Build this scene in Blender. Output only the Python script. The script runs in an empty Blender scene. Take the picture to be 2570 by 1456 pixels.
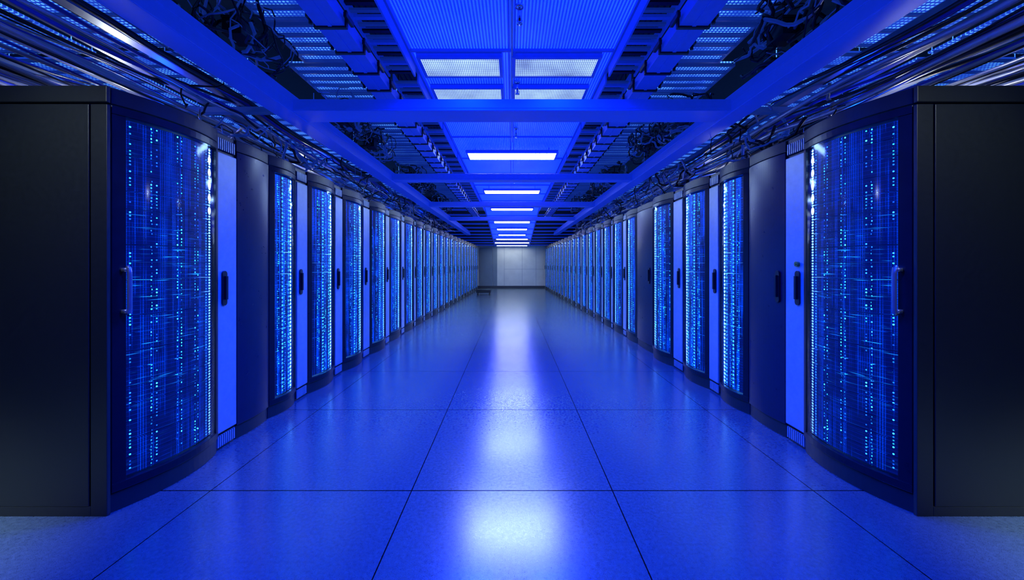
import bpy, bmesh, math, random
from mathutils import Vector
random.seed(7)
S=bpy.context.scene
C=S.collection
S.view_settings.view_transform='Standard'
S.view_settings.look='None'

# ---------------------------------------------------------------- node helpers
class NT:
    def __init__(s,name):
        s.m=bpy.data.materials.new(name); s.m.use_nodes=True
        s.t=s.m.node_tree; s.t.nodes.clear()
        s.out=s.t.nodes.new('ShaderNodeOutputMaterial')
    def n(s,ty,**k):
        nd=s.t.nodes.new(ty)
        for a,b in k.items(): setattr(nd,a,b)
        return nd
    def set(s,sock,v):
        if isinstance(v,bpy.types.NodeSocket): s.t.links.new(v,sock)
        else: sock.default_value=v
    def M(s,op,a,b=0.0,c=0.0,clamp=False):
        nd=s.n('ShaderNodeMath',operation=op); nd.use_clamp=clamp
        s.set(nd.inputs[0],a); s.set(nd.inputs[1],b)
        if op in('COMPARE','SMOOTH_MIN','MULTIPLY_ADD'): s.set(nd.inputs[2],c)
        return nd.outputs[0]
    def mix(s,f,a,b):
        nd=s.n('ShaderNodeMix',data_type='RGBA')
        s.set(nd.inputs[0],f); s.set(nd.inputs[6],a); s.set(nd.inputs[7],b)
        return nd.outputs[2]
    def pos(s):
        g=s.n('ShaderNodeNewGeometry'); sp=s.n('ShaderNodeSeparateXYZ')
        s.t.links.new(g.outputs['Position'],sp.inputs[0]); return g.outputs['Position'],sp.outputs
    def comb(s,x,y,z):
        nd=s.n('ShaderNodeCombineXYZ')
        for i,v in enumerate((x,y,z)): s.set(nd.inputs[i],v)
        return nd.outputs[0]
    def noise(s,vec,scale,detail=2.0):
        nd=s.n('ShaderNodeTexNoise'); s.set(nd.inputs['Vector'],vec)
        nd.inputs['Scale'].default_value=scale; nd.inputs['Detail'].default_value=detail
        return nd.outputs['Fac']
    def white(s,vec):
        nd=s.n('ShaderNodeTexWhiteNoise',noise_dimensions='3D'); s.set(nd.inputs['Vector'],vec); return nd.outputs['Value']
    def principled(s,**k):
        p=s.n('ShaderNodeBsdfPrincipled')
        for a,b in k.items(): s.set(p.inputs[a.replace('_',' ')],b)
        s.t.links.new(p.outputs[0],s.out.inputs[0]); return p

def mat(name,col,rough=.5,metal=0.,emit=None,es=0.,var=.15,bump=.0,scale=20.):
    t=NT(name); p,_=t.pos()
    nz=t.noise(p,scale,3.)
    c1=tuple(max(0,x*(1-var)) for x in col)+(1,); c2=tuple(min(1,x*(1+var)) for x in col)+(1,)
    cc=t.mix(nz,c1,c2)
    r=t.M('ADD',t.M('MULTIPLY',nz,.12),rough-.06)
    k=dict(Base_Color=cc,Roughness=r,Metallic=metal)
    b=t.principled(**k)
    if emit:
        b.inputs['Emission Color'].default_value=emit+(1,); b.inputs['Emission Strength'].default_value=es
    if bump:
        bn=t.n('ShaderNodeBump'); bn.inputs['Strength'].default_value=bump; bn.inputs['Distance'].default_value=.002
        t.set(bn.inputs['Height'],t.noise(p,scale*8,2.)); t.set(b.inputs['Normal'],bn.outputs[0])
    return t.m

M_black=mat('black_powder_coat',(.015,.019,.020),.42,.1,bump=.1,scale=40)
M_frame=mat('dark_frame_metal',(.010,.014,.026),.3,.5)
M_void=mat('black_void_paint',(.003,.004,.006),.8)
M_dark=mat('dark_blue_lacquer',(.012,.018,.05),.3,.4)
M_cool=mat('light_grey_satin',(.34,.42,.44),.4,.3)
M_beam=mat('beam_painted_blue_light',(.03,.06,.5),.5,.0,emit=(.006,.055,1.),es=.26)  # blue light on grey steel put into the base colour and emission
M_beam2=mat('beam2_painted_blue_light',(.04,.08,.5),.5,.1,emit=(.006,.055,1.),es=.2)  # same blue light put into colour and glow of the smaller metalwork
M_tray=mat('tray_steel_painted_glow',(.05,.07,.2),.35,.6,emit=(.01,.06,.6),es=.2)  # steel given a faint blue emission in place of light falling on it
M_traydk=mat('tray_dark_steel',(.01,.015,.04),.4,.5)
M_blk=mat('black_plastic',(.008,.008,.01),.35)
M_chrome=mat('polished_chrome',(.75,.8,.9),.15,1.)
M_hand=mat('satin_handle_metal',(.24,.27,.30),.3,.6)
M_cabB=mat('black_cable_rubber',(.008,.009,.012),.3)
M_cabG=mat('grey_cable_sheath',(.5,.52,.56),.3,.3)
M_cabU=mat('blue_cable_sheath',(.03,.06,.6),.3)
M_duct=mat('brushed_duct_metal',(.42,.44,.48),.35,.7)
M_wall=mat('painted_wall',(.02,.025,.05),.7)
M_end=mat('end_wall_paint',(.56,.58,.54),.6,scale=3)
M_door=mat('door_paint_bluegrey',(.15,.20,.25),.5,scale=3)
M_base=mat('dark_baseboard',(.03,.035,.05),.5)
M_brass=mat('lock_brass',(.25,.3,.08),.35,.8)

def m_floor():
    t=NT('glossy_floor_tiles'); p,(x,y,z)=t.pos()
    fx=t.M('FRACT',t.M('ADD',t.M('DIVIDE',t.M('ADD',x,.576),1.152),20.))
    fy=t.M('FRACT',t.M('ADD',t.M('DIVIDE',t.M('SUBTRACT',y,2.285),1.27),20.))
    dx=t.M('MULTIPLY',t.M('MINIMUM',fx,t.M('SUBTRACT',1.,fx)),1.152)
    dy=t.M('MULTIPLY',t.M('MINIMUM',fy,t.M('SUBTRACT',1.,fy)),1.27)
    ln=t.M('MAXIMUM',t.M('LESS_THAN',dx,.0030),t.M('LESS_THAN',dy,.0040))
    n1=t.noise(p,230.,3.); n2=t.noise(p,3.,3.); n3=t.noise(p,55.,6.)
    sp=t.M('GREATER_THAN',n1,.60)
    c=t.mix(n3,(.025,.050,.058,1),(.105,.160,.185,1))
    c=t.mix(t.M('MULTIPLY',sp,.6),c,(.012,.022,.03,1))
    c=t.mix(ln,c,(.001,.001,.003,1))
    r=t.M('ADD',t.M('ADD',t.M('MULTIPLY',n3,.14),t.M('MULTIPLY',n2,.05)),.13)
    b=t.principled(Base_Color=c,Roughness=r)
    b.inputs['IOR'].default_value=1.95
    t.set(b.inputs['Specular IOR Level'],t.M('MULTIPLY',.5,t.M('SUBTRACT',1.,t.M('MULTIPLY',ln,.97))))
    bn=t.n('ShaderNodeBump'); bn.inputs['Strength'].default_value=.10; bn.inputs['Distance'].default_value=.0007
    t.set(bn.inputs['Height'],n1); t.set(b.inputs['Normal'],bn.outputs[0])
    return t.m
M_floor=m_floor()

def m_led():
    t=NT('server_led_and_glint_front'); p,(x,y,z)=t.pos()
    uvn=t.n('ShaderNodeUVMap'); sp=t.n('ShaderNodeSeparateXYZ'); t.t.links.new(uvn.outputs[0],sp.inputs[0])
    u=sp.outputs[0]
    cols=[.115,.29,.50,.69]
    d=None
    for cpos in cols:
        e=t.M('ABSOLUTE',t.M('SUBTRACT',u,cpos))
        d=e if d is None else t.M('MINIMUM',d,e)
    pitch=.0185
    vz=t.M('DIVIDE',z,pitch); cell=t.M('FLOOR',vz); fv=t.M('SUBTRACT',t.M('FRACT',vz),.5)
    yi=t.M('FLOOR',t.M('MULTIPLY',y,6.))
    far=t.M('GREATER_THAN',y,3.)
    def dot(dist,rad,ru,f=None):
        a=t.M('POWER',t.M('ABSOLUTE',t.M('DIVIDE',dist,ru)),2.); b=t.M('POWER',t.M('ABSOLUTE',t.M('DIVIDE',f or fv,rad)),2.)
        return t.M('SUBTRACT',1.,t.M('ADD',a,b),clamp=True)
    rnd=t.white(t.comb(t.M('FLOOR',t.M('MULTIPLY',u,33.)),yi,cell))
    big=t.noise(t.comb(t.M('MULTIPLY',u,4.),t.M('MULTIPLY',y,2.),t.M('MULTIPLY',z,6.)),1.,3.)
    on=t.M('GREATER_THAN',t.M('ADD',rnd,t.M('MULTIPLY',big,.9)),.97)
    pair=t.M('ABSOLUTE',t.M('SUBTRACT',d,.019))
    m1=t.M('MULTIPLY',dot(pair,.26,t.M('ADD',.0072,t.M('MULTIPLY',far,.004))),on)
    m1=t.M('MULTIPLY',m1,t.M('ADD',.6,t.M('MULTIPLY',t.M('POWER',rnd,9.),10.)))
    m1=t.M('MULTIPLY',m1,1.15)
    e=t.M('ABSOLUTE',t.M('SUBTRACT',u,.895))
    top_glint=t.M('POWER',t.M('DIVIDE',z,2.05),4.)  # brightens the edge LED column towards the top, standing in for specular highlights
    mm=t.M('ADD',t.M('ADD',.9,t.M('MULTIPLY',rnd,.8)),t.M('MULTIPLY',top_glint,6.))
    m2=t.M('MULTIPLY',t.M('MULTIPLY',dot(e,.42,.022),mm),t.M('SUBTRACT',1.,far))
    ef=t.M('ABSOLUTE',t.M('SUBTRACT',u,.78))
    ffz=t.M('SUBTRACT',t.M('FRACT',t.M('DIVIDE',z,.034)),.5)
    m2b=t.M('MULTIPLY',t.M('MULTIPLY',dot(ef,.42,.05,ffz),far),t.M('ADD',t.M('ADD',4.,t.M('MULTIPLY',rnd,5.)),t.M('MULTIPLY',top_glint,5.)))
    ef2=t.M('MINIMUM',t.M('ABSOLUTE',t.M('SUBTRACT',u,.66)),t.M('ABSOLUTE',t.M('SUBTRACT',u,.42)))
    m2c=t.M('MULTIPLY',t.M('MULTIPLY',dot(ef2,.40,.03,ffz),far),t.M('ADD',.5,t.M('MULTIPLY',rnd,2.5)))
    e2=t.M('ABSOLUTE',t.M('SUBTRACT',u,.835))
    m3=t.M('MULTIPLY',dot(e2,.35,.012),t.M('ADD',.4,t.M('MULTIPLY',rnd,1.4)))
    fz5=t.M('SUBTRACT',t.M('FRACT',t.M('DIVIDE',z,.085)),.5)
    oval_glint=t.M('MULTIPLY',dot(e,.32,.032,fz5),t.M('MULTIPLY',t.M('GREATER_THAN',z,1.62),t.M('LESS_THAN',z,2.04)))  # oval specular highlights painted as emission high on the near doors
    oval_glint=t.M('MULTIPLY',t.M('MULTIPLY',oval_glint,4.),t.M('SUBTRACT',1.,far))
    fu=t.M('SUBTRACT',t.M('FRACT',t.M('MULTIPLY',u,58.)),.5)
    fz=t.M('SUBTRACT',t.M('FRACT',t.M('MULTIPLY',z,110.)),.5)
    pf=t.M('SUBTRACT',1.,t.M('ADD',t.M('POWER',t.M('ABSOLUTE',t.M('DIVIDE',fu,.36)),2.),t.M('POWER',t.M('ABSOLUTE',t.M('DIVIDE',fz,.36)),2.)),clamp=True)
    patch=t.noise(t.comb(t.M('MULTIPLY',u,5.),t.M('MULTIPLY',y,1.),t.M('MULTIPLY',z,5.)),1.3,2.)
    vcol=t.noise(t.comb(t.M('MULTIPLY',u,30.),y,t.M('MULTIPLY',z,.8)),1.,2.)
    pv=t.M('ADD',t.M('MULTIPLY',patch,.25),t.M('MULTIPLY',vcol,.75))
    pf=t.M('MULTIPLY',pf,t.M('MULTIPLY',t.M('SUBTRACT',pv,.475,clamp=True),12.))
    pf=t.M('MULTIPLY',pf,t.M('ADD',1.,t.M('MULTIPLY',far,1.8)))
    hs=t.noise(t.comb(t.M('MULTIPLY',u,3.5),t.M('MULTIPLY',y,1.5),t.M('MULTIPLY',z,170.)),1.,2.)
    band=t.M('SUBTRACT',1.,t.M('POWER',t.M('ABSOLUTE',t.M('DIVIDE',t.M('SUBTRACT',z,1.05),.6)),2.),clamp=True)
    st=t.M('MULTIPLY',t.M('MULTIPLY',t.M('SUBTRACT',hs,.66,clamp=True),11.),t.M('ADD',band,.12))
    st=t.M('MULTIPLY',st,t.M('SUBTRACT',1.,t.M('MULTIPLY',far,.6)))
    thin=t.M('MULTIPLY',t.M('LESS_THAN',t.M('FRACT',t.M('MULTIPLY',z,42.)),.13),t.M('ADD',.12,t.M('MULTIPLY',t.M('SUBTRACT',patch,.45,clamp=True),1.2)))
    tint=t.noise(t.comb(t.M('MULTIPLY',u,9.),y,t.M('MULTIPLY',z,9.)),1.,2.)
    ctint=t.mix(t.M('MULTIPLY',t.M('SUBTRACT',tint,.46,clamp=True),6.,clamp=True),(.01,.13,1,1),(.03,.70,.85,1))
    red=t.M('GREATER_THAN',t.M('MULTIPLY',rnd,t.M('LESS_THAN',u,.11)),.97)
    ctint=t.mix(red,ctint,(.7,.05,.4,1))
    def sc(col,f):
        nd=t.n('ShaderNodeVectorMath',operation='SCALE'); t.set(nd.inputs[0],col); t.set(nd.inputs['Scale'],f); return nd.outputs[0]
    def add(a,b):
        nd=t.n('ShaderNodeVectorMath',operation='ADD'); t.set(nd.inputs[0],a); t.set(nd.inputs[1],b); return nd.outputs[0]
    tot=sc(ctint,m1)
    tot=add(tot,sc((.20,.52,1.),m2)); tot=add(tot,sc((.03,.28,1.),m3)); tot=add(tot,sc((.5,.75,1.),oval_glint))
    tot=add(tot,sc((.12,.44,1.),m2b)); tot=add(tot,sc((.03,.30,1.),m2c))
    tot=add(tot,sc((.0,.04,.6),pf)); tot=add(tot,sc((.01,.28,.85),st)); tot=add(tot,sc((.0,.03,.45),thin))
    tot=add(tot,sc((.0,.003,.055),t.M('ADD',.2,t.M('MULTIPLY',patch,.6))))  # faint overall blue glow painted across the server front
    b=t.principled(Base_Color=(.004,.006,.02,1),Roughness=.5)
    t.set(b.inputs['Emission Color'],tot); b.inputs['Emission Strength'].default_value=1.7
    return t.m
M_led=m_led()

def m_glass():
    t=NT('tinted_door_glass')
    tr=t.n('ShaderNodeBsdfTransparent'); tr.inputs[0].default_value=(.78,.84,1,1)
    gl=t.n('ShaderNodeBsdfGlossy'); gl.inputs['Color'].default_value=(.6,.75,1,1); gl.inputs['Roughness'].default_value=.08
    fr=t.n('ShaderNodeFresnel'); fr.inputs[0].default_value=1.2
    mx=t.n('ShaderNodeMixShader')
    t.set(mx.inputs[0],t.M('MINIMUM',t.M('ADD',fr.outputs[0],.015),.2)); t.t.links.new(tr.outputs[0],mx.inputs[1]); t.t.links.new(gl.outputs[0],mx.inputs[2])
    t.t.links.new(mx.outputs[0],t.out.inputs[0]); return t.m
M_glass=m_glass()

def m_panel():
    t=NT('backlit_blue_ribbed_panel'); p,(x,y,z)=t.pos()
    w=t.M('ADD',t.M('MULTIPLY',t.M('SINE',t.M('MULTIPLY',x,2*math.pi/.026)),.5),.5)
    w2=t.M('ADD',t.M('MULTIPLY',t.M('SINE',t.M('MULTIPLY',y,2*math.pi/.02)),.5),.5)
    n=t.noise(p,1.3,2.)
    w=t.M('MULTIPLY',w,t.M('ADD',.6,t.M('MULTIPLY',w2,.4)))
    w=t.M('MULTIPLY',w,t.M('ADD',.3,t.M('MULTIPLY',n,1.3)))
    b=t.principled(Base_Color=(.01,.04,.3,1),Roughness=.4)
    c=t.mix(w,(.0003,.0030,.24,1),(.004,.028,1.,1))
    t.set(b.inputs['Emission Color'],c)
    b.inputs['Emission Strength'].default_value=5.0; return t.m
M_panel=m_panel()

def m_louvre():
    t=NT('louvred_diffuser'); p,(x,y,z)=t.pos()
    a=t.M('ADD',t.M('MULTIPLY',t.M('SINE',t.M('MULTIPLY',x,2*math.pi/.018)),.5),.5)
    b2=t.M('ADD',t.M('MULTIPLY',t.M('SINE',t.M('MULTIPLY',y,2*math.pi/.04)),.5),.5)
    s=t.M('MULTIPLY',t.M('ADD',.25,t.M('MULTIPLY',a,.75)),t.M('ADD',.5,t.M('MULTIPLY',b2,.5)))
    n=t.noise(p,3.,3.)
    s=t.M('MULTIPLY',s,t.M('ADD',.1,t.M('MULTIPLY',n,1.9)))
    b=t.principled(Base_Color=(.15,.17,.25,1),Roughness=.4)
    b.inputs['Emission Color'].default_value=(.42,.64,1.,1)
    t.set(b.inputs['Emission Strength'],t.M('MULTIPLY',s,1.5)); return t.m
M_louvre=m_louvre()
def m_em(name,col,s):
    t=NT(name); p,_=t.pos(); n=t.noise(p,5.,1.)
    b=t.principled(Base_Color=(.8,.8,.8,1),Roughness=.4)
    b.inputs['Emission Color'].default_value=col+(1,)
    t.set(b.inputs['Emission Strength'],t.M('MULTIPLY',t.M('ADD',.8,t.M('MULTIPLY',n,.4)),s)); return t.m
M_white=m_em('bright_white_diffuser',(.60,.84,1.),36.)
M_whiteb=m_em('mid_white_diffuser',(.60,.84,1.),44.)
M_white2=m_em('far_white_diffuser',(.84,.94,1.),8.)

def m_perf():
    t=NT('perforated_metal_painted_glow'); p,(x,y,z)=t.pos()
    fx=t.M('SUBTRACT',t.M('FRACT',t.M('MULTIPLY',x,34.)),.5); fy=t.M('SUBTRACT',t.M('FRACT',t.M('MULTIPLY',y,34.)),.5)
    d=t.M('SUBTRACT',1.,t.M('ADD',t.M('POWER',t.M('ABSOLUTE',t.M('DIVIDE',fx,.4)),2.),t.M('POWER',t.M('ABSOLUTE',t.M('DIVIDE',fy,.3)),2.)),clamp=True)
    n=t.noise(p,3.,3.)
    g=t.M('ADD',.3,t.M('MULTIPLY',t.M('SUBTRACT',n,.42,clamp=True),8.))
    b=t.principled(Base_Color=(.04,.07,.25,1),Roughness=.4,Metallic=.4)
    e=t.mix(t.M('MULTIPLY',d,g,clamp=True),(.004,.028,.32,1),(.10,.40,1.,1))
    t.set(b.inputs['Emission Color'],e); b.inputs['Emission Strength'].default_value=1.5  # blue light and sparkle on the metal painted as emission
    return t.m
M_perf=m_perf()

# ---------------------------------------------------------------- mesh builder
class MB:
    def __init__(s): s.v=[];s.f=[];s.mi=[];s.uv={}
    def box(s,x0,x1,y0,y1,z0,z1,mi=0):
        s.prism([(x0,y0),(x1,y0),(x1,y1),(x0,y1)],z0,z1,mi)
    def prism(s,poly,z0,z1,mi=0,us=None):
        n=len(poly); b=len(s.v)
        s.v+=[(x,y,z0) for x,y in poly]+[(x,y,z1) for x,y in poly]
        s.f.append(tuple(range(b,b+n))[::-1]); s.mi.append(mi)
        s.f.append(tuple(range(b+n,b+2*n))); s.mi.append(mi)
        for i in range(n):
            j=(i+1)%n
            s.f.append((b+i,b+j,b+n+j,b+n+i)); s.mi.append(mi)
        if us:
            for i,u in enumerate(us): s.uv[b+i]=u; s.uv[b+n+i]=u
    def slab(s,x0,x1,y0,z0,y1,z1,th,mi=0):   # sloped along y
        b=len(s.v)
        s.v+=[(x0,y0,z0),(x1,y0,z0),(x1,y1,z1),(x0,y1,z1),(x0,y0,z0+th),(x1,y0,z0+th),(x1,y1,z1+th),(x0,y1,z1+th)]
        for q in ((3,2,1,0),(4,5,6,7),(0,1,5,4),(1,2,6,5),(2,3,7,6),(3,0,4,7)):
            s.f.append(tuple(b+i for i in q)); s.mi.append(mi)
    def tube(s,pts,r,n=6,mi=0):
        b=len(s.v); pts=[Vector(p) for p in pts]
        for i,p in enumerate(pts):
            d=(pts[min(i+1,len(pts)-1)]-pts[max(i-1,0)]).normalized()
            a=Vector((0,0,1)) if abs(d.z)<.9 else Vector((1,0,0))
            u=d.cross(a).normalized(); w=d.cross(u)
            for k in range(n):
                q=p+(u*math.cos(2*math.pi*k/n)+w*math.sin(2*math.pi*k/n))*r
                s.v.append(tuple(q))
        for i in range(len(pts)-1):
            for k in range(n):
                l=(k+1)%n
                s.f.append((b+i*n+k,b+i*n+l,b+(i+1)*n+l,b+(i+1)*n+k)); s.mi.append(mi)
        s.f.append(tuple(range(b,b+n))); s.mi.append(mi)
        e=b+(len(pts)-1)*n
        s.f.append(tuple(range(e,e+n))[::-1]); s.mi.append(mi)
    def mesh(s,name,mats,smooth=False):
        me=bpy.data.meshes.new(name); me.from_pydata(s.v,[],s.f)
        for m in mats: me.materials.append(m)
        for p,mi in zip(me.polygons,s.mi): p.material_index=mi; p.use_smooth=smooth
        if s.uv:
            l=me.uv_layers.new(name='UVMap')
            for lp in me.loops: l.data[lp.index].uv=(s.uv.get(lp.vertex_index,0.),0.)
        bm=bmesh.new(); bm.from_mesh(me); bmesh.ops.recalc_face_normals(bm,faces=bm.faces); bm.to_mesh(me); bm.free()
        return me
def obj(name,me,loc=(0,0,0),parent=None,label=None,cat=None,group=None,kind=None,bevel=0):
    o=bpy.data.objects.new(name,me); o.location=loc; C.objects.link(o)
    if parent: o.parent=parent
    if label:o['label']=label
    if cat:o['category']=cat
    if group:o['group']=group
    if kind:o['kind']=kind
    if bevel:
        b=o.modifiers.new('bevel','BEVEL'); b.width=bevel; b.segments=2; b.limit_method='ANGLE'
    return o
def empty(name,loc,**k): 
    o=obj(name,None,loc,**k); o.empty_display_size=.2; return o

# ---------------------------------------------------------------- room shell
YE=21.5
def struct(name,args,m,bev=0):
    b=MB(); b.box(*args); return obj(name,b.mesh(name,[m]),kind='structure',bevel=bev)
struct('floor',(-5,5,-3,YE+.2,-.1,0),M_floor)
struct('ceiling',(-5,5,-3,YE+.2,3.5,3.6),M_void)
struct('wall_left',(-5.1,-5,-3,YE+.2,0,3.5),M_wall)
struct('wall_right',(5,5.1,-3,YE+.2,0,3.5),M_wall)
struct('wall_back',(-5,5,-3.1,-3,0,3.5),M_wall)
b=MB(); b.box(-5,5,YE,YE+.15,0,3.5)
for xx in (-.42,.55,1.3): b.box(xx-.006,xx+.006,YE-.004,YE,.14,2.3,1)
b.box(-.42,1.8,YE-.003,YE,1.02,1.03,1)
obj('wall_end',b.mesh('wall_end',[M_end,M_door]),kind='structure')
struct('baseboard_end',(-5,5,YE-.03,YE,0,.13),M_base)
b=MB(); b.box(-1.75,-1.05,YE-.05,YE,.13,2.2); b.box(-1.03,-.8,YE-.03,YE,.13,2.2)
b.tube([(-1.15,YE-.05,1.05),(-1.15,YE-.1,1.05),(-1.3,YE-.1,1.05)],.012)
obj('door_1',b.mesh('door_1',[M_door]),kind='structure')

# ---------------------------------------------------------------- cabinets
cache={}
H=2.22
def prof(w,b,inset,t0,t1,n,x0=0.,x1=0.):
    out=[]
    for i in range(n+1):
        t=t0+(t1-t0)*i/n
        out.append((b*4*t*(1-t)+x0*(1-t)+x1*t-inset,t*w,t))
    return out
def curved(mb,s,w,b,ins,th,t0,t1,z0,z1,n=16,x0=0.,x1=0.,mi=0,back=None):
    f=prof(w,b,ins,t0,t1,n,x0,x1)
    if back is None:
        r=prof(w,b,ins+th,t0,t1,n,x0,x1)[::-1]
    else: r=[(back,f[-1][1],f[-1][2]),(back,f[0][1],f[0][2])]
    a=f+r
    mb.prism([(-s*x,y) for x,y,_ in a],z0,z1,mi,us=[t for _,_,t in a])
def bx(mb,s,xa,xb,y0,y1,z0,z1,mi=0):
    mb.box(min(-s*xa,-s*xb),max(-s*xa,-s*xb),y0,y1,z0,z1,mi)

def get(key,fn):
    if key not in cache: cache[key]=fn()
    return cache[key]
D=1.1
def handle_mesh(s):
    m=MB(); bx(m,s,-.002,.03,-.009,.009,.0,.02); bx(m,s,-.002,.03,-.009,.009,.22,.24)
    m.tube([(-s*.024,0,-.006),(-s*.033,0,.0),(-s*.036,0,.03),(-s*.036,0,.12),(-s*.036,0,.21),(-s*.033,0,.24),(-s*.024,0,.246)],.0105,10)
    return m.mesh('handle',[M_hand],True)
def flat_handle(s):
    m=MB()
    st=[]
    for k in range(9): a=math.pi*k/8; st.append((.022*math.cos(a),.10+.022*math.sin(a)))
    for k in range(9): a=math.pi+math.pi*k/8; st.append((.022*math.cos(a),-.10+.022*math.sin(a)))
    n=len(st)
    for xx in (0,.012): m.v+=[(-s*xx,y,z) for y,z in st]
    m.f.append(tuple(range(n))); m.f.append(tuple(range(n,2*n))); m.mi+=[0,0]
    for i in range(n):
        j=(i+1)%n; m.f.append((i,j,n+j,n+i)); m.mi.append(0)
    bx(m,s,.012,.028,-.009,.009,-.08,.085,1)
    return m.mesh('handle',[M_blk,M_frame])
NSU=20
def make_glass(s,base,y,w,bulge=.085,x0=0.,x1=0.,detail=True,endpanel=False,handle=False,label=''):
    root=empty('server_rack',(s*base,y,0),label=label,cat='server rack',group='server racks along the aisle')
    k=('g',s,round(w,3),bulge,x0,x1)
    g=.003
    def body():
        m=MB(); bx(m,s,min(x0,0)-.03,-D,g,.022,.02,2.13); bx(m,s,min(x1,0)-.03,-D,w-.022,w-g,.02,2.13)
        bx(m,s,-D+.02,-D,.022,w-.022,.02,2.13)
        e=g/w
        curved(m,s,w,bulge,.004,0,e,1-e,2.135,H,back=-D,x0=x0,x1=x1)
        curved(m,s,w,bulge,.012,0,e,1-e,0,.10,back=-D,x0=x0,x1=x1)
        return m.mesh('rack_body',[M_black])
    obj('body',get(k+('b',),body),parent=root,bevel=.004)
    def frame():
        m=MB(); e=g/w; p=.055/w
        for a,c in ((.105,.15),(2.085,2.13)): curved(m,s,w,bulge,0,.03,e,1-e,a,c,x0=x0,x1=x1)
        curved(m,s,w,bulge,0,.03,e,p,.15,2.085,4,x0,x1); curved(m,s,w,bulge,0,.03,1-p*.7,1-e,.15,2.085,4,x0,x1)
        return m.mesh('door_frame',[M_frame])
    obj('door_frame',get(k+('f',),frame),parent=root,bevel=.003)
    def glass():
        m=MB(); p=.055/w; f=prof(w,bulge,.006,p,1-p*.7,18,x0,x1)
        for x_,y_,_ in f: m.v.append((-s*x_,y_,.15)); m.v.append((-s*x_,y_,2.085))
        for i in range(18): m.f.append((2*i,2*i+2,2*i+3,2*i+1)); m.mi.append(0)
        return m.mesh('door_glass',[M_glass],True)
    obj('door_glass',get(k+('gl',),glass),parent=root,label='curved tinted glass door')
    if detail:
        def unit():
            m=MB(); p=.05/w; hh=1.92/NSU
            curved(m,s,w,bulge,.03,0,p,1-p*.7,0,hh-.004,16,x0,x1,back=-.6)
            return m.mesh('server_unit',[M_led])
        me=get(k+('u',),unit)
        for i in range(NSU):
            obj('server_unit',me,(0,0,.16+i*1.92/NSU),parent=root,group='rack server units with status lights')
    else:
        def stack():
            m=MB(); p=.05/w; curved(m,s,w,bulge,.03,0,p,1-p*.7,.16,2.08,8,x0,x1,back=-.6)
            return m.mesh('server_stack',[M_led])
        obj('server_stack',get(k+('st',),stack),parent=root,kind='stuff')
    if handle:
        obj('handle',get(('hd',s),lambda:handle_mesh(s)),(-s*(x0*.85+.022),.035,1.04),parent=root,label='slim satin metal pull handle')
    if endpanel:
        m=MB()
        bx(m,s,x0-.0,-.13,-.02,.0,.0,2.125); bx(m,s,-.14,-D,-.02,.0,.05,2.125); bx(m,s,-.13,-D,-.02,0,.0,.05)
        bx(m,s,-.13,-.14,-.006,0,.05,2.125,1)
        obj('side_panel',m.mesh('side_panel',[M_black,M_void]),parent=root,bevel=.004,label='black powder-coated steel end panel')
        m=MB(); bx(m,s,x0,-D,-.022,0,2.135,H)
        obj('top_trim',m.mesh('top_trim',[M_black]),parent=root,bevel=.004)
    return root
def make_cool(s,base,y,w,lock=False):
    root=empty('cooling_cabinet',(s*base,y,0),label='narrow light grey cooling cabinet with black handle and vents',cat='cabinet',group='cooling cabinets between racks')
    k=('c',s,round(w,3)); g=.003
    def body():
        m=MB(); bx(m,s,-.02,-D,g,w-g,.0,H); return m.mesh('cabinet_body',[M_black])
    obj('body',get(k+('b',),body),parent=root,bevel=.004)
    def panel():
        m=MB(); bx(m,s,-.02,.0,.012,w-.008,.12,2.08); return m.mesh('front_panel',[M_cool])
    obj('front_panel',get(k+('p',),panel),parent=root,bevel=.005,label='light grey satin door panel')
    def vent():
        m=MB(); bx(m,s,-.02,-.012,.012,w-.008,0,.085)
        n=max(4,int(w/.022)); 
        for i in range(n):
            yy=.016+(w-.03)*i/n; bx(m,s,-.012,.0,yy,yy+.009,.004,.081,1)
        return m.mesh('vent',[M_void,M_cool])
    me=get(k+('v',),vent)
    obj('vent',me,(0,0,2.1),parent=root); obj('vent',me,(0,0,.02),parent=root)
    obj('handle',get(('h',s),lambda:flat_handle(s)),(0,w*.33 if w>.15 else w*.5,1.13),parent=root,label='recessed black handle')
    if lock:
        m=MB(); m.tube([(0,0,0),(-s*.02,0,0)],.018,12); m.tube([(-s*.02,0,0),(-s*.026,0,0)],.008,8)
        obj('lock',m.mesh('lock',[M_brass],False),(0,w*.33,1.30),parent=root,label='small brass key lock')
def make_dark(s,base,y,w,handle=False,bulge=.022):
    root=empty('solid_door_cabinet',(s*base,y,0),label='cabinet with convex dark blue solid door',cat='cabinet',group='solid door cabinets between racks')
    m=MB(); g=.003; e=g/w
    bx(m,s,-.03,-D,g,w-g,.02,2.13); curved(m,s,w,bulge,.004,0,e,1-e,2.135,H,back=-D); curved(m,s,w,bulge,.012,0,e,1-e,0,.10,back=-D)
    obj('body',m.mesh('cabinet_body',[M_black]),parent=root,bevel=.004)
    m=MB(); curved(m,s,w,bulge,0,.025,e,1-e,.105,2.13,16)
    obj('door',m.mesh('cabinet_door',[M_dark]),parent=root,bevel=.003,label='convex dark blue lacquered door')
    if handle: obj('handle',flat_handle(s),(-s*bulge*.45,w*.14,1.13),parent=root)

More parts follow.
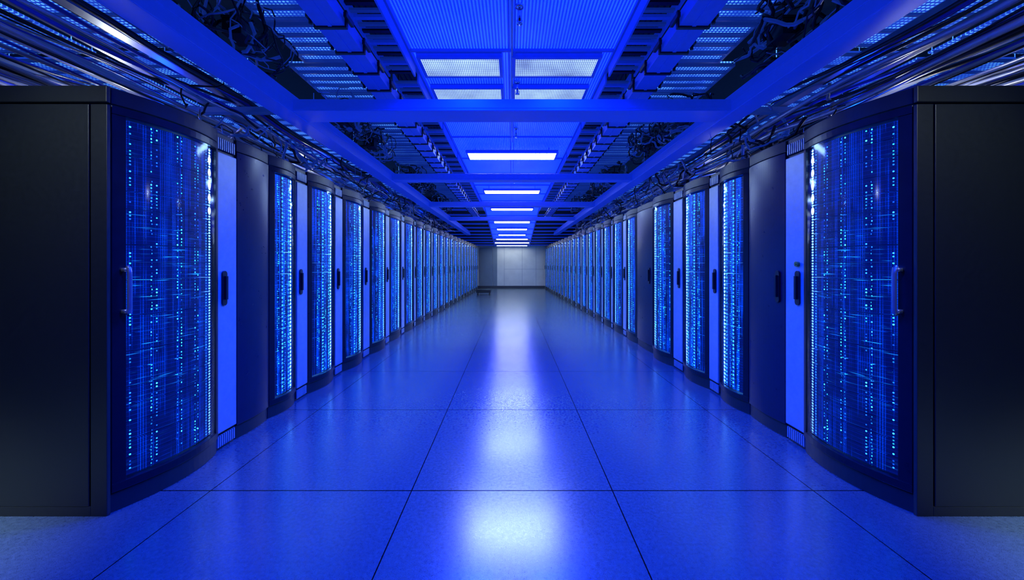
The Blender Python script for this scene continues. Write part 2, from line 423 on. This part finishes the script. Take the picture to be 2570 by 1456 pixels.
def base(y): return 2.04-max(0,y-7)*.3/14.
GL='tall black server rack with curved tinted door and blue status lights'
L=[('g',2.07,2.74),('c',2.74,2.95),('d',2.95,3.34),('g',3.34,3.76),('c',3.76,3.97),('g',3.97,4.58),('c',4.58,4.79),('g',4.79,5.45),('c',5.45,5.70),('g',5.70,6.42),('c',6.42,6.62),('g',6.62,7.32),('c',7.32,7.52)]
R=[('g',2.07,2.76),('c',2.76,2.97),('d',2.97,3.43),('g',3.43,3.92),('c',3.92,4.12),('g',4.12,4.75),('c',4.75,5.03),('g',5.03,5.78),('d',5.78,6.5),('g',6.5,7.1),('c',7.1,7.3)]
for s,seq in ((-1,L),(1,R)):
    y=seq[-1][2]
    while y<20.2:
        seq.append(('g',y,y+.68)); y+=.68
        seq.append(('c',y,y+.12)); y+=.12
    for i,(k,a,c) in enumerate(seq):
        w=round(c-a,3); bs=base(a)
        if k=='g':
            first=i==0
            bl=round(.105*w if a<6 else .065*w,3)
            make_glass(s,bs,a,w,bulge=.075 if first else bl,x0=-.045 if first else 0.,x1=.02 if first else 0.,detail=i<9,endpanel=first,handle=first,
                label='black server rack with plain end panel and curved blue-lit door' if first else GL)
        elif k=='c': make_cool(s,bs-.005,a,w,lock=(s>0 and i==1))
        else: make_dark(s,bs,a,w,handle=(s>0))

# ---------------------------------------------------------------- overhead structure
def zc(y,z0=3.2,z1=2.27,ys=13.2): return z0 if y<=ys else z0+(z1-z0)*(y-ys)/(YE-ys)
gp='backlit blue ceiling panels'
ys=[-.1,1.1,2.3,3.5,4.7,5.9,7.1,8.3,9.5,10.7,11.9,13.2,14.4,15.6,16.8,18.0,19.2,20.4,YE-.02]
for a,c in zip(ys[:-1],ys[1:]):
    m=MB(); m.slab(-.9,.9,a+.008,zc(a+.008),c-.008,zc(c-.008),.03,0 if a<18.5 else 2)
    for sx in (-1,1):
        m.slab(sx*.915-.02,sx*.915+.02,a+.008,zc(a)-.03,c-.008,zc(c)-.03,.07,1)
    m.slab(-.9,.9,a+.008,zc(a)-.018,a+.04,zc(a+.04)-.018,.018,1)
    m.slab(-.03,-.018,a+.04,zc(a+.04)-.012,c-.008,zc(c)-.012,.012,1); m.slab(.018,.03,a+.04,zc(a+.04)-.012,c-.008,zc(c)-.012,.012,1)
    obj('ceiling_light_panel',m.mesh('ceiling_light_panel',[M_panel,M_beam2,M_tray]),label='ribbed translucent ceiling panel glowing blue',cat='ceiling panel',group=gp)
for sx in (-1,1):
    m=MB(); m.slab(min(sx*.95,sx*3.),max(sx*.95,sx*3.),13.2,3.24,YE-.02,zc(YE)+.02,.03)
    yy=13.5
    while yy<YE-.3:
        m.slab(min(sx*.95,sx*3.),max(sx*.95,sx*3.),yy,zc(yy)-.04,yy+.06,zc(yy+.06)-.04,.05,1); yy+=.75
    obj('trim_1' if sx<0 else 'trim_2',m.mesh('soffit',[M_void,M_beam2]),kind='structure')
def fixture(y0,y1,xs,md,label,drop=0.):
    yc=(y0+y1)/2; z=zc(yc)
    root=empty('ceiling_light',(0,yc,z),label=label,cat='ceiling light',group='ceiling lights over the aisle')
    for x0,x1 in xs:
        m=MB()
        za,zb=zc(y0)-z-.05-drop,zc(y1)-z-.05-drop
        for q in ((x0-.03,x0),(x1,x1+.03)): m.slab(q[0],q[1],y0-yc,za,y1-yc,zb,.048)
        m.slab(x0-.03,x1+.03,y0-yc-.03,za,y0-yc,za,.048); m.slab(x0-.03,x1+.03,y1-yc,zb,y1-yc+.03,zb,.048)
        m.slab(x0-.03,x1+.03,y0-yc-.03,za+.04,y1-yc+.03,zb+.04,.008)
        if drop:
            for xx in (x0+.1,x1-.1): m.tube([(xx,0,-drop-.02),(xx,0,0)],.006,6)
        obj('light_frame',m.mesh('light_frame',[M_beam2]),parent=root)
        m=MB(); m.slab(x0,x1,y0-yc,za+.006,y1-yc,zb+.006,.02)
        obj('diffuser',m.mesh('diffuser',[md]),parent=root)
two=[(-.83,-.12),(.03,.78)]
lv='pair of louvred rectangular ceiling lights glowing pale blue-white'
wb='wide bright white rectangular light hung under the ceiling'
fixture(3.60,3.93,two,M_louvre,lv)
fixture(4.22,4.62,two,M_louvre,lv)
fixture(6.30,6.68,[(-.70,.70)],M_white,wb,drop=.1)
fixture(9.5,9.9,[(-.66,.66)],M_whiteb,wb,drop=.1)
fixture(12.6,13.0,[(-.66,.66)],M_whiteb,wb,drop=.1)
for a,c,h in ((15.2,15.5,.68),(16.6,16.9,.62),(17.9,18.15,.6),(19.0,19.25,.75),(20.0,20.3,.86),(20.95,21.2,.8)):
    fixture(a,c,[(-h,h)],M_white2,'wide bright white rectangular ceiling light')
m=MB(); m.tube([(0,-.1,3.175),(0,6.1,3.175)],.010,8)
obj('conduit',m.mesh('conduit',[M_cabG],True),label='thin pale conduit running along the ceiling',cat='conduit')
m=MB(); m.tube([(0,0,.165),(0,0,.02)],.010,8); m.tube([(0,0,.15),(0,0,.13)],.03,12); m.tube([(0,0,.02),(0,0,.012)],.022,10); m.tube([(-.012,0,.05),(-.02,0,.035),(-.012,0,.02)],.003,5); m.tube([(.012,0,.05),(.02,0,.035),(.012,0,.02)],.003,5)
me=m.mesh('sprinkler',[M_chrome],True)
for yy in (2.9,4.1,5.5,8.6): obj('sprinkler',me,(0.055,yy,3.036),label='small chrome ceiling sprinkler head',cat='sprinkler',group='ceiling sprinklers')

for s in (-1,1):
    m=MB()
    a,c=sorted((s*1.88,s*2.06))
    m.box(a,c,-1.2,18.,2.6,2.69)
    m.box(a,a+.02,-1.2,18.,2.69,2.76); m.box(c-.02,c,-1.2,18.,2.69,2.76)
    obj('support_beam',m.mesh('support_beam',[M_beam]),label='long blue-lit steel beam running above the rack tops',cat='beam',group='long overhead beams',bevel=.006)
BY=[.6,3.4,6.2,9.0,11.85]
for yy in BY:
    dd=.28 if yy<6 else .2
    m=MB(); m.box(-1.875,1.875,yy,yy+dd,2.61,2.63); m.box(-1.875,1.875,yy,yy+.02,2.63,2.71); m.box(-1.875,1.875,yy+dd-.02,yy+dd,2.63,2.71); m.box(-1.875,1.875,yy+.02,yy+dd-.02,2.69,2.71)
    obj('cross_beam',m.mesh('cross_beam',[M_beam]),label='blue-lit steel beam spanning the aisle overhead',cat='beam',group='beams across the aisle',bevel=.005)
    for s in (-1,1):
        m=MB(); a,c=sorted((s*2.065,s*4.9)); m.box(a,c,yy,yy+.07,2.60,2.605); m.box(a,c,yy,yy+.005,2.605,2.645); m.box(a,c,yy+.065,yy+.07,2.605,2.645)
        obj('support_strut',m.mesh('strut',[M_tray]),label='steel channel strut carrying cables above the racks',cat='strut',group='cable support struts')
for s in (-1,1):
    clm=MB(); clm.box(-.105,.105,-.012,.012,-.012,0); clm.box(-.105,-.093,-.012,.012,0,.1); clm.box(.093,.105,-.012,.012,0,.1)
    clm.tube([(s*.1,0,.08),(s*.1,0,.6)],.006,6); clm.box(min(s*.105,s*.15),max(s*.105,s*.15),-.03,.03,.05,.08); clm.tube([(s*.13,0,.02),(s*.13,0,.13)],.012,6)
    clm.box(min(-s*.105,-s*.125),max(-s*.105,-s*.125),-.06,.06,.03,.06)
    clm=clm.mesh('clamp',[M_blk])
    root=empty('pipe_beam',(s*1.16,0,2.82),label='blue-lit overhead metal channel held by black clamps',cat='beam',group='overhead conduit channels')
    m=MB(); m.box(-.09,.09,-1.2,13.1,.0,.012); m.box(-.09,-.078,-1.2,13.1,.012,.09); m.box(.078,.09,-1.2,13.1,.012,.09); m.tube([(0,-1.2,.06),(0,13.1,.06)],.04,10)
    m.box(-.012,.012,-1.2,13.1,-.006,0)
    obj('channel',m.mesh('channel',[M_beam2]),parent=root)
    yy=1.0; 
    while yy<13: obj('clamp',clm,(0,yy,0),parent=root,group='channel clamps'); yy+=.31
for s in (-1,1):
    for a in (-.4,1.0,2.4,3.82,5.2,6.6,8.0,9.42,10.8,12.0):
        m=MB(); l=1.3 if a<12 else 1.1
        m.box(.0,.015,0,l,0,.09,1); m.box(.235,.25,0,l,0,.09,1)
        n=16
        for i in range(n):
            yy=.03+i*l/n; m.box(.015,.235,yy,yy+.035,.02,.035,(0,1,0,2)[i%4])
            if i%2: m.box(.03,.22,yy+.045,yy+.055,.05,.07,1)
        for j in range(4): m.tube([(.05+.045*j,.0,.1),(.05+.045*j+.01,l*.5,.085),(.05+.045*j,l,.1)],.009,5,2)
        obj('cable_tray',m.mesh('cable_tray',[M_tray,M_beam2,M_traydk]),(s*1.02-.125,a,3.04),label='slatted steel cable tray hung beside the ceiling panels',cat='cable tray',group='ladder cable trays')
for s in (-1,1):
    a=-.7; i=0
    while a<12.8:
        i+=1
        l=.62; wd=(.80 if i%4 in(0,1) else .62)
        m=MB(); x0,x1=sorted((s*1.32,s*(1.32+wd)))
        m.box(x0,x1,0,l-.03,.03,.045)
        for k in range(5):
            yy=k*(l-.05)/4; m.box(x0,x1,yy,yy+.02,0,.03,1)
        m.box(x0,x0+.015,0,l-.03,0,.03,1); m.box(x1-.015,x1,0,l-.03,0,.03,1)
        for xx in (x0+.05,x1-.05): m.tube([(xx,l/2,.045),(xx,l/2,.32)],.004,5)
        obj('perforated_tile',m.mesh('perforated_tile',[M_perf,M_tray]),(0,a,3.18),label='perforated metal ceiling tile with fine holes painted to glow',cat='ceiling tile',group='perforated ceiling tiles')
        a+=l+.02
    for (xa,xb,zz) in ((2.5,3.2,3.0),(3.3,4.1,2.95),(4.2,4.9,2.9)):
        a=-.6
        while a<12.5:
            m=MB(); x0,x1=sorted((s*xa,s*xb)); m.box(x0,x1,0,1.2,.02,.035)
            for k in range(7): m.box(x0,x1,k*.19,k*.19+.02,0,.02,1)
            for xx in (x0+.05,x1-.05): m.tube([(xx,.6,.035),(xx,.6,3.5-zz)],.004,5)
            obj('perforated_tile',m.mesh('perforated_tile',[M_perf,M_tray]),(0,a,zz),label='perforated metal ceiling tile with fine holes painted to glow',cat='ceiling tile',group='perforated ceiling tiles')
            a+=1.28
for s in (-1,1):
    for j,(xa,xb,zz) in enumerate(((2.30,2.37,2.66),(2.62,2.67,2.68),(2.92,3.04,2.66),(3.45,3.52,2.66),(3.9,4.05,2.66))):
        m=MB(); x0,x1=sorted((s*xa,s*xb)); m.box(x0,x1,-.5,14.5,0,.006); m.box(x0,x0+.006,-.5,14.5,.006,.04); m.box(x1-.006,x1,-.5,14.5,.006,.04)
        obj('cable_duct',m.mesh('cable_duct',[M_duct]),(0,0,zz),label='long pale metal cable duct running over the racks',cat='cable duct',group='metal cable ducts')
    for i in range(60):
        x=random.uniform(2.14,4.4); z=random.uniform(2.665,2.8); r=random.choice((.005,.007,.01,.012,.018))
        if i<26: z=random.uniform(2.40,2.58); x=random.uniform(2.12,3.6)
        ph=random.uniform(0,6); am=random.uniform(.01,.05); dr=random.uniform(-.2,.2); am2=random.uniform(.0,.025)
        pts=[]; yy=-.6
        while yy<=15.:
            k=(yy-.6)/2.8; sag=abs(math.sin(math.pi*k))*(.14 if i%3==0 else .05)
            pts.append((s*max(2.1,x+am*math.sin(yy*.9+ph)+am2*math.sin(yy*3.1+ph)+dr*yy/15.),yy,max(2.26,z+am2*.7*math.sin(yy*4.+ph*2)-sag*(z-2.3)/.4))); yy+=.25
        m=MB(); m.tube(pts,r,6)
        mt,cn=random.choice(((M_cabB,'black'),(M_cabB,'black'),(M_cabG,'pale grey'),(M_cabG,'pale grey'),(M_cabU,'blue')))
        obj('cable',m.mesh('cable',[mt],True),label=cn+' cable running along above the racks',cat='cable',group='overhead cables')
    def tangle(yc,xr,zr,cx,cz,nn,ys=.45,mats=(M_cabB,M_tray,M_cabG)):
        m=MB()
        for i in range(nn):
            p=Vector((s*random.uniform(*xr),yc+random.uniform(-ys,ys),random.uniform(*zr))); d=Vector((random.uniform(-1,1),random.uniform(-1,1),random.uniform(-1,1)))
            pts=[]
            for k in range(14):
                pts.append(p.copy()); d=(d+Vector((random.uniform(-1,1),random.uniform(-1,1),random.uniform(-1,1)))*.7).normalized(); p=p+d*.07
                c=Vector((s*cx,yc,cz)); p=p+(c-p)*.08
                p.z=max(zr[0]-.03,min(zr[1]+.1,p.z)); p.x=s*max(xr[0],min(xr[1],s*p.x))
            m.tube(pts,random.choice((.004,.006,.009,.013)),5,random.choice((0,0,0,0,0,1,1,2)))
        obj('cable_tangle',m.mesh('cable_tangle',list(mats),True),label='tangle of loose black cables hanging under the ceiling',cat='cables',group='tangled cables',kind='stuff')
    for yc in (1.9,2.8,4.6,5.5,7.6,8.5,10.6,11.4):
        tangle(yc,(1.70,2.15),(2.82,3.05),1.9,2.95,34)
        m=MB(); m.box(-.07,.07,-.09,.09,0,.11); m.box(-.075,.075,-.095,.095,.11,.13); m.tube([(0,0,.13),(0,0,.57)],.01,8); m.tube([(.03,-.09,.05),(.03,-.13,.05),(.05,-.16,.12)],.012,8)
        obj('junction_box',m.mesh('junction_box',[M_blk]),(s*1.98,yc+.1,2.93),label='small black junction box hanging among cables',cat='junction box',group='junction boxes',bevel=.006)
    for yc in (3.2,4.2,5.2,6.1,7.2,8.2,9.4,10.5,11.6,12.8):
        tangle(yc,(2.08,2.4),(2.33,2.56),2.18,2.44,10,.5)

root=empty('equipment_dolly',(-1.2,16.9,0),label='low black wheeled equipment dolly on the floor',cat='dolly')
m=MB(); m.box(-.3,.3,-.25,.25,.1,.16); m.box(-.3,.3,-.25,-.22,.16,.19); m.box(-.3,.3,.22,.25,.16,.19)
obj('platform',m.mesh('platform',[M_blk]),parent=root,bevel=.008)
m=MB(); m.tube([(-.015,0,.04),(.015,0,.04)],.04,14); m.box(-.022,-.016,-.015,.015,.04,.1); m.box(.016,.022,-.015,.015,.04,.1)
me=m.mesh('wheel',[M_blk])
for xx in (-.25,.25):
    for yy in (-.2,.2): obj('wheel',me,(xx,yy,0),parent=root)

# ---------------------------------------------------------------- lights
def light(ty,name,loc,e,col,rad=.05,target=None,**k):
    l=bpy.data.lights.new(name,ty); l.energy=e; l.color=col
    if ty!='AREA': l.shadow_soft_size=rad
    for a,b_ in k.items(): setattr(l,a,b_)
    o=bpy.data.objects.new(name,l); o.location=loc
    if target: o.rotation_euler=(Vector(target)-Vector(loc)).to_track_quat('-Z','Y').to_euler()
    C.objects.link(o); return o
BL=(.001,.035,1.)
for s in (-1,1):
    for yy,e in ((1.4,480),(2.9,430),(4.9,470),(7.6,420),(10.2,160)):
        light('SPOT','blue_fill_spot',(s*.4,yy,3.12),e,BL,.04,spot_size=math.radians(128),spot_blend=.6)  # blue spots added to deepen the blue on the floor, no fittings there
    for yy in (3.2,6.0,9.0,12.,):
        light('POINT','blue_fill_point',(s*2.8,yy,2.3),14,BL,.04)  # unseen blue points added above the racks to wash the beams
    light('POINT','white_fill_point',(s*3.0,3.0,2.36),9,(.85,.93,1.),.04)  # unseen white points added over the rack tops to light ducts and cables
    light('POINT','white_fill_point',(s*3.0,5.8,2.36),9,(.85,.93,1.),.04)
    light('SPOT','white_spot',(s*2.25,1.1,2.5),42,(.78,.92,1.),.15,target=(s*2.4,2.07,1.65),spot_size=math.radians(75),spot_blend=1.)
    light('SPOT','white_floor_spot',(s*3.0,.9,2.4),640,(.80,.95,1.),.12,target=(s*2.95,1.25,0),spot_size=math.radians(54),spot_blend=1.)

w=bpy.data.worlds.new('world'); S.world=w; w.use_nodes=True
bg=w.node_tree.nodes['Background']; bg.inputs[0].default_value=(.01,.04,.3,1); bg.inputs[1].default_value=.15

cam=bpy.data.cameras.new('camera'); co=bpy.data.objects.new('camera',cam); C.objects.link(co)
co.location=(0,0,1.3); co.rotation_euler=(math.radians(90),0,0)
cam.sensor_width=36; cam.lens=14.0; cam.clip_start=.05
cam.shift_y=-65/2570; cam.shift_x=0
S.camera=co
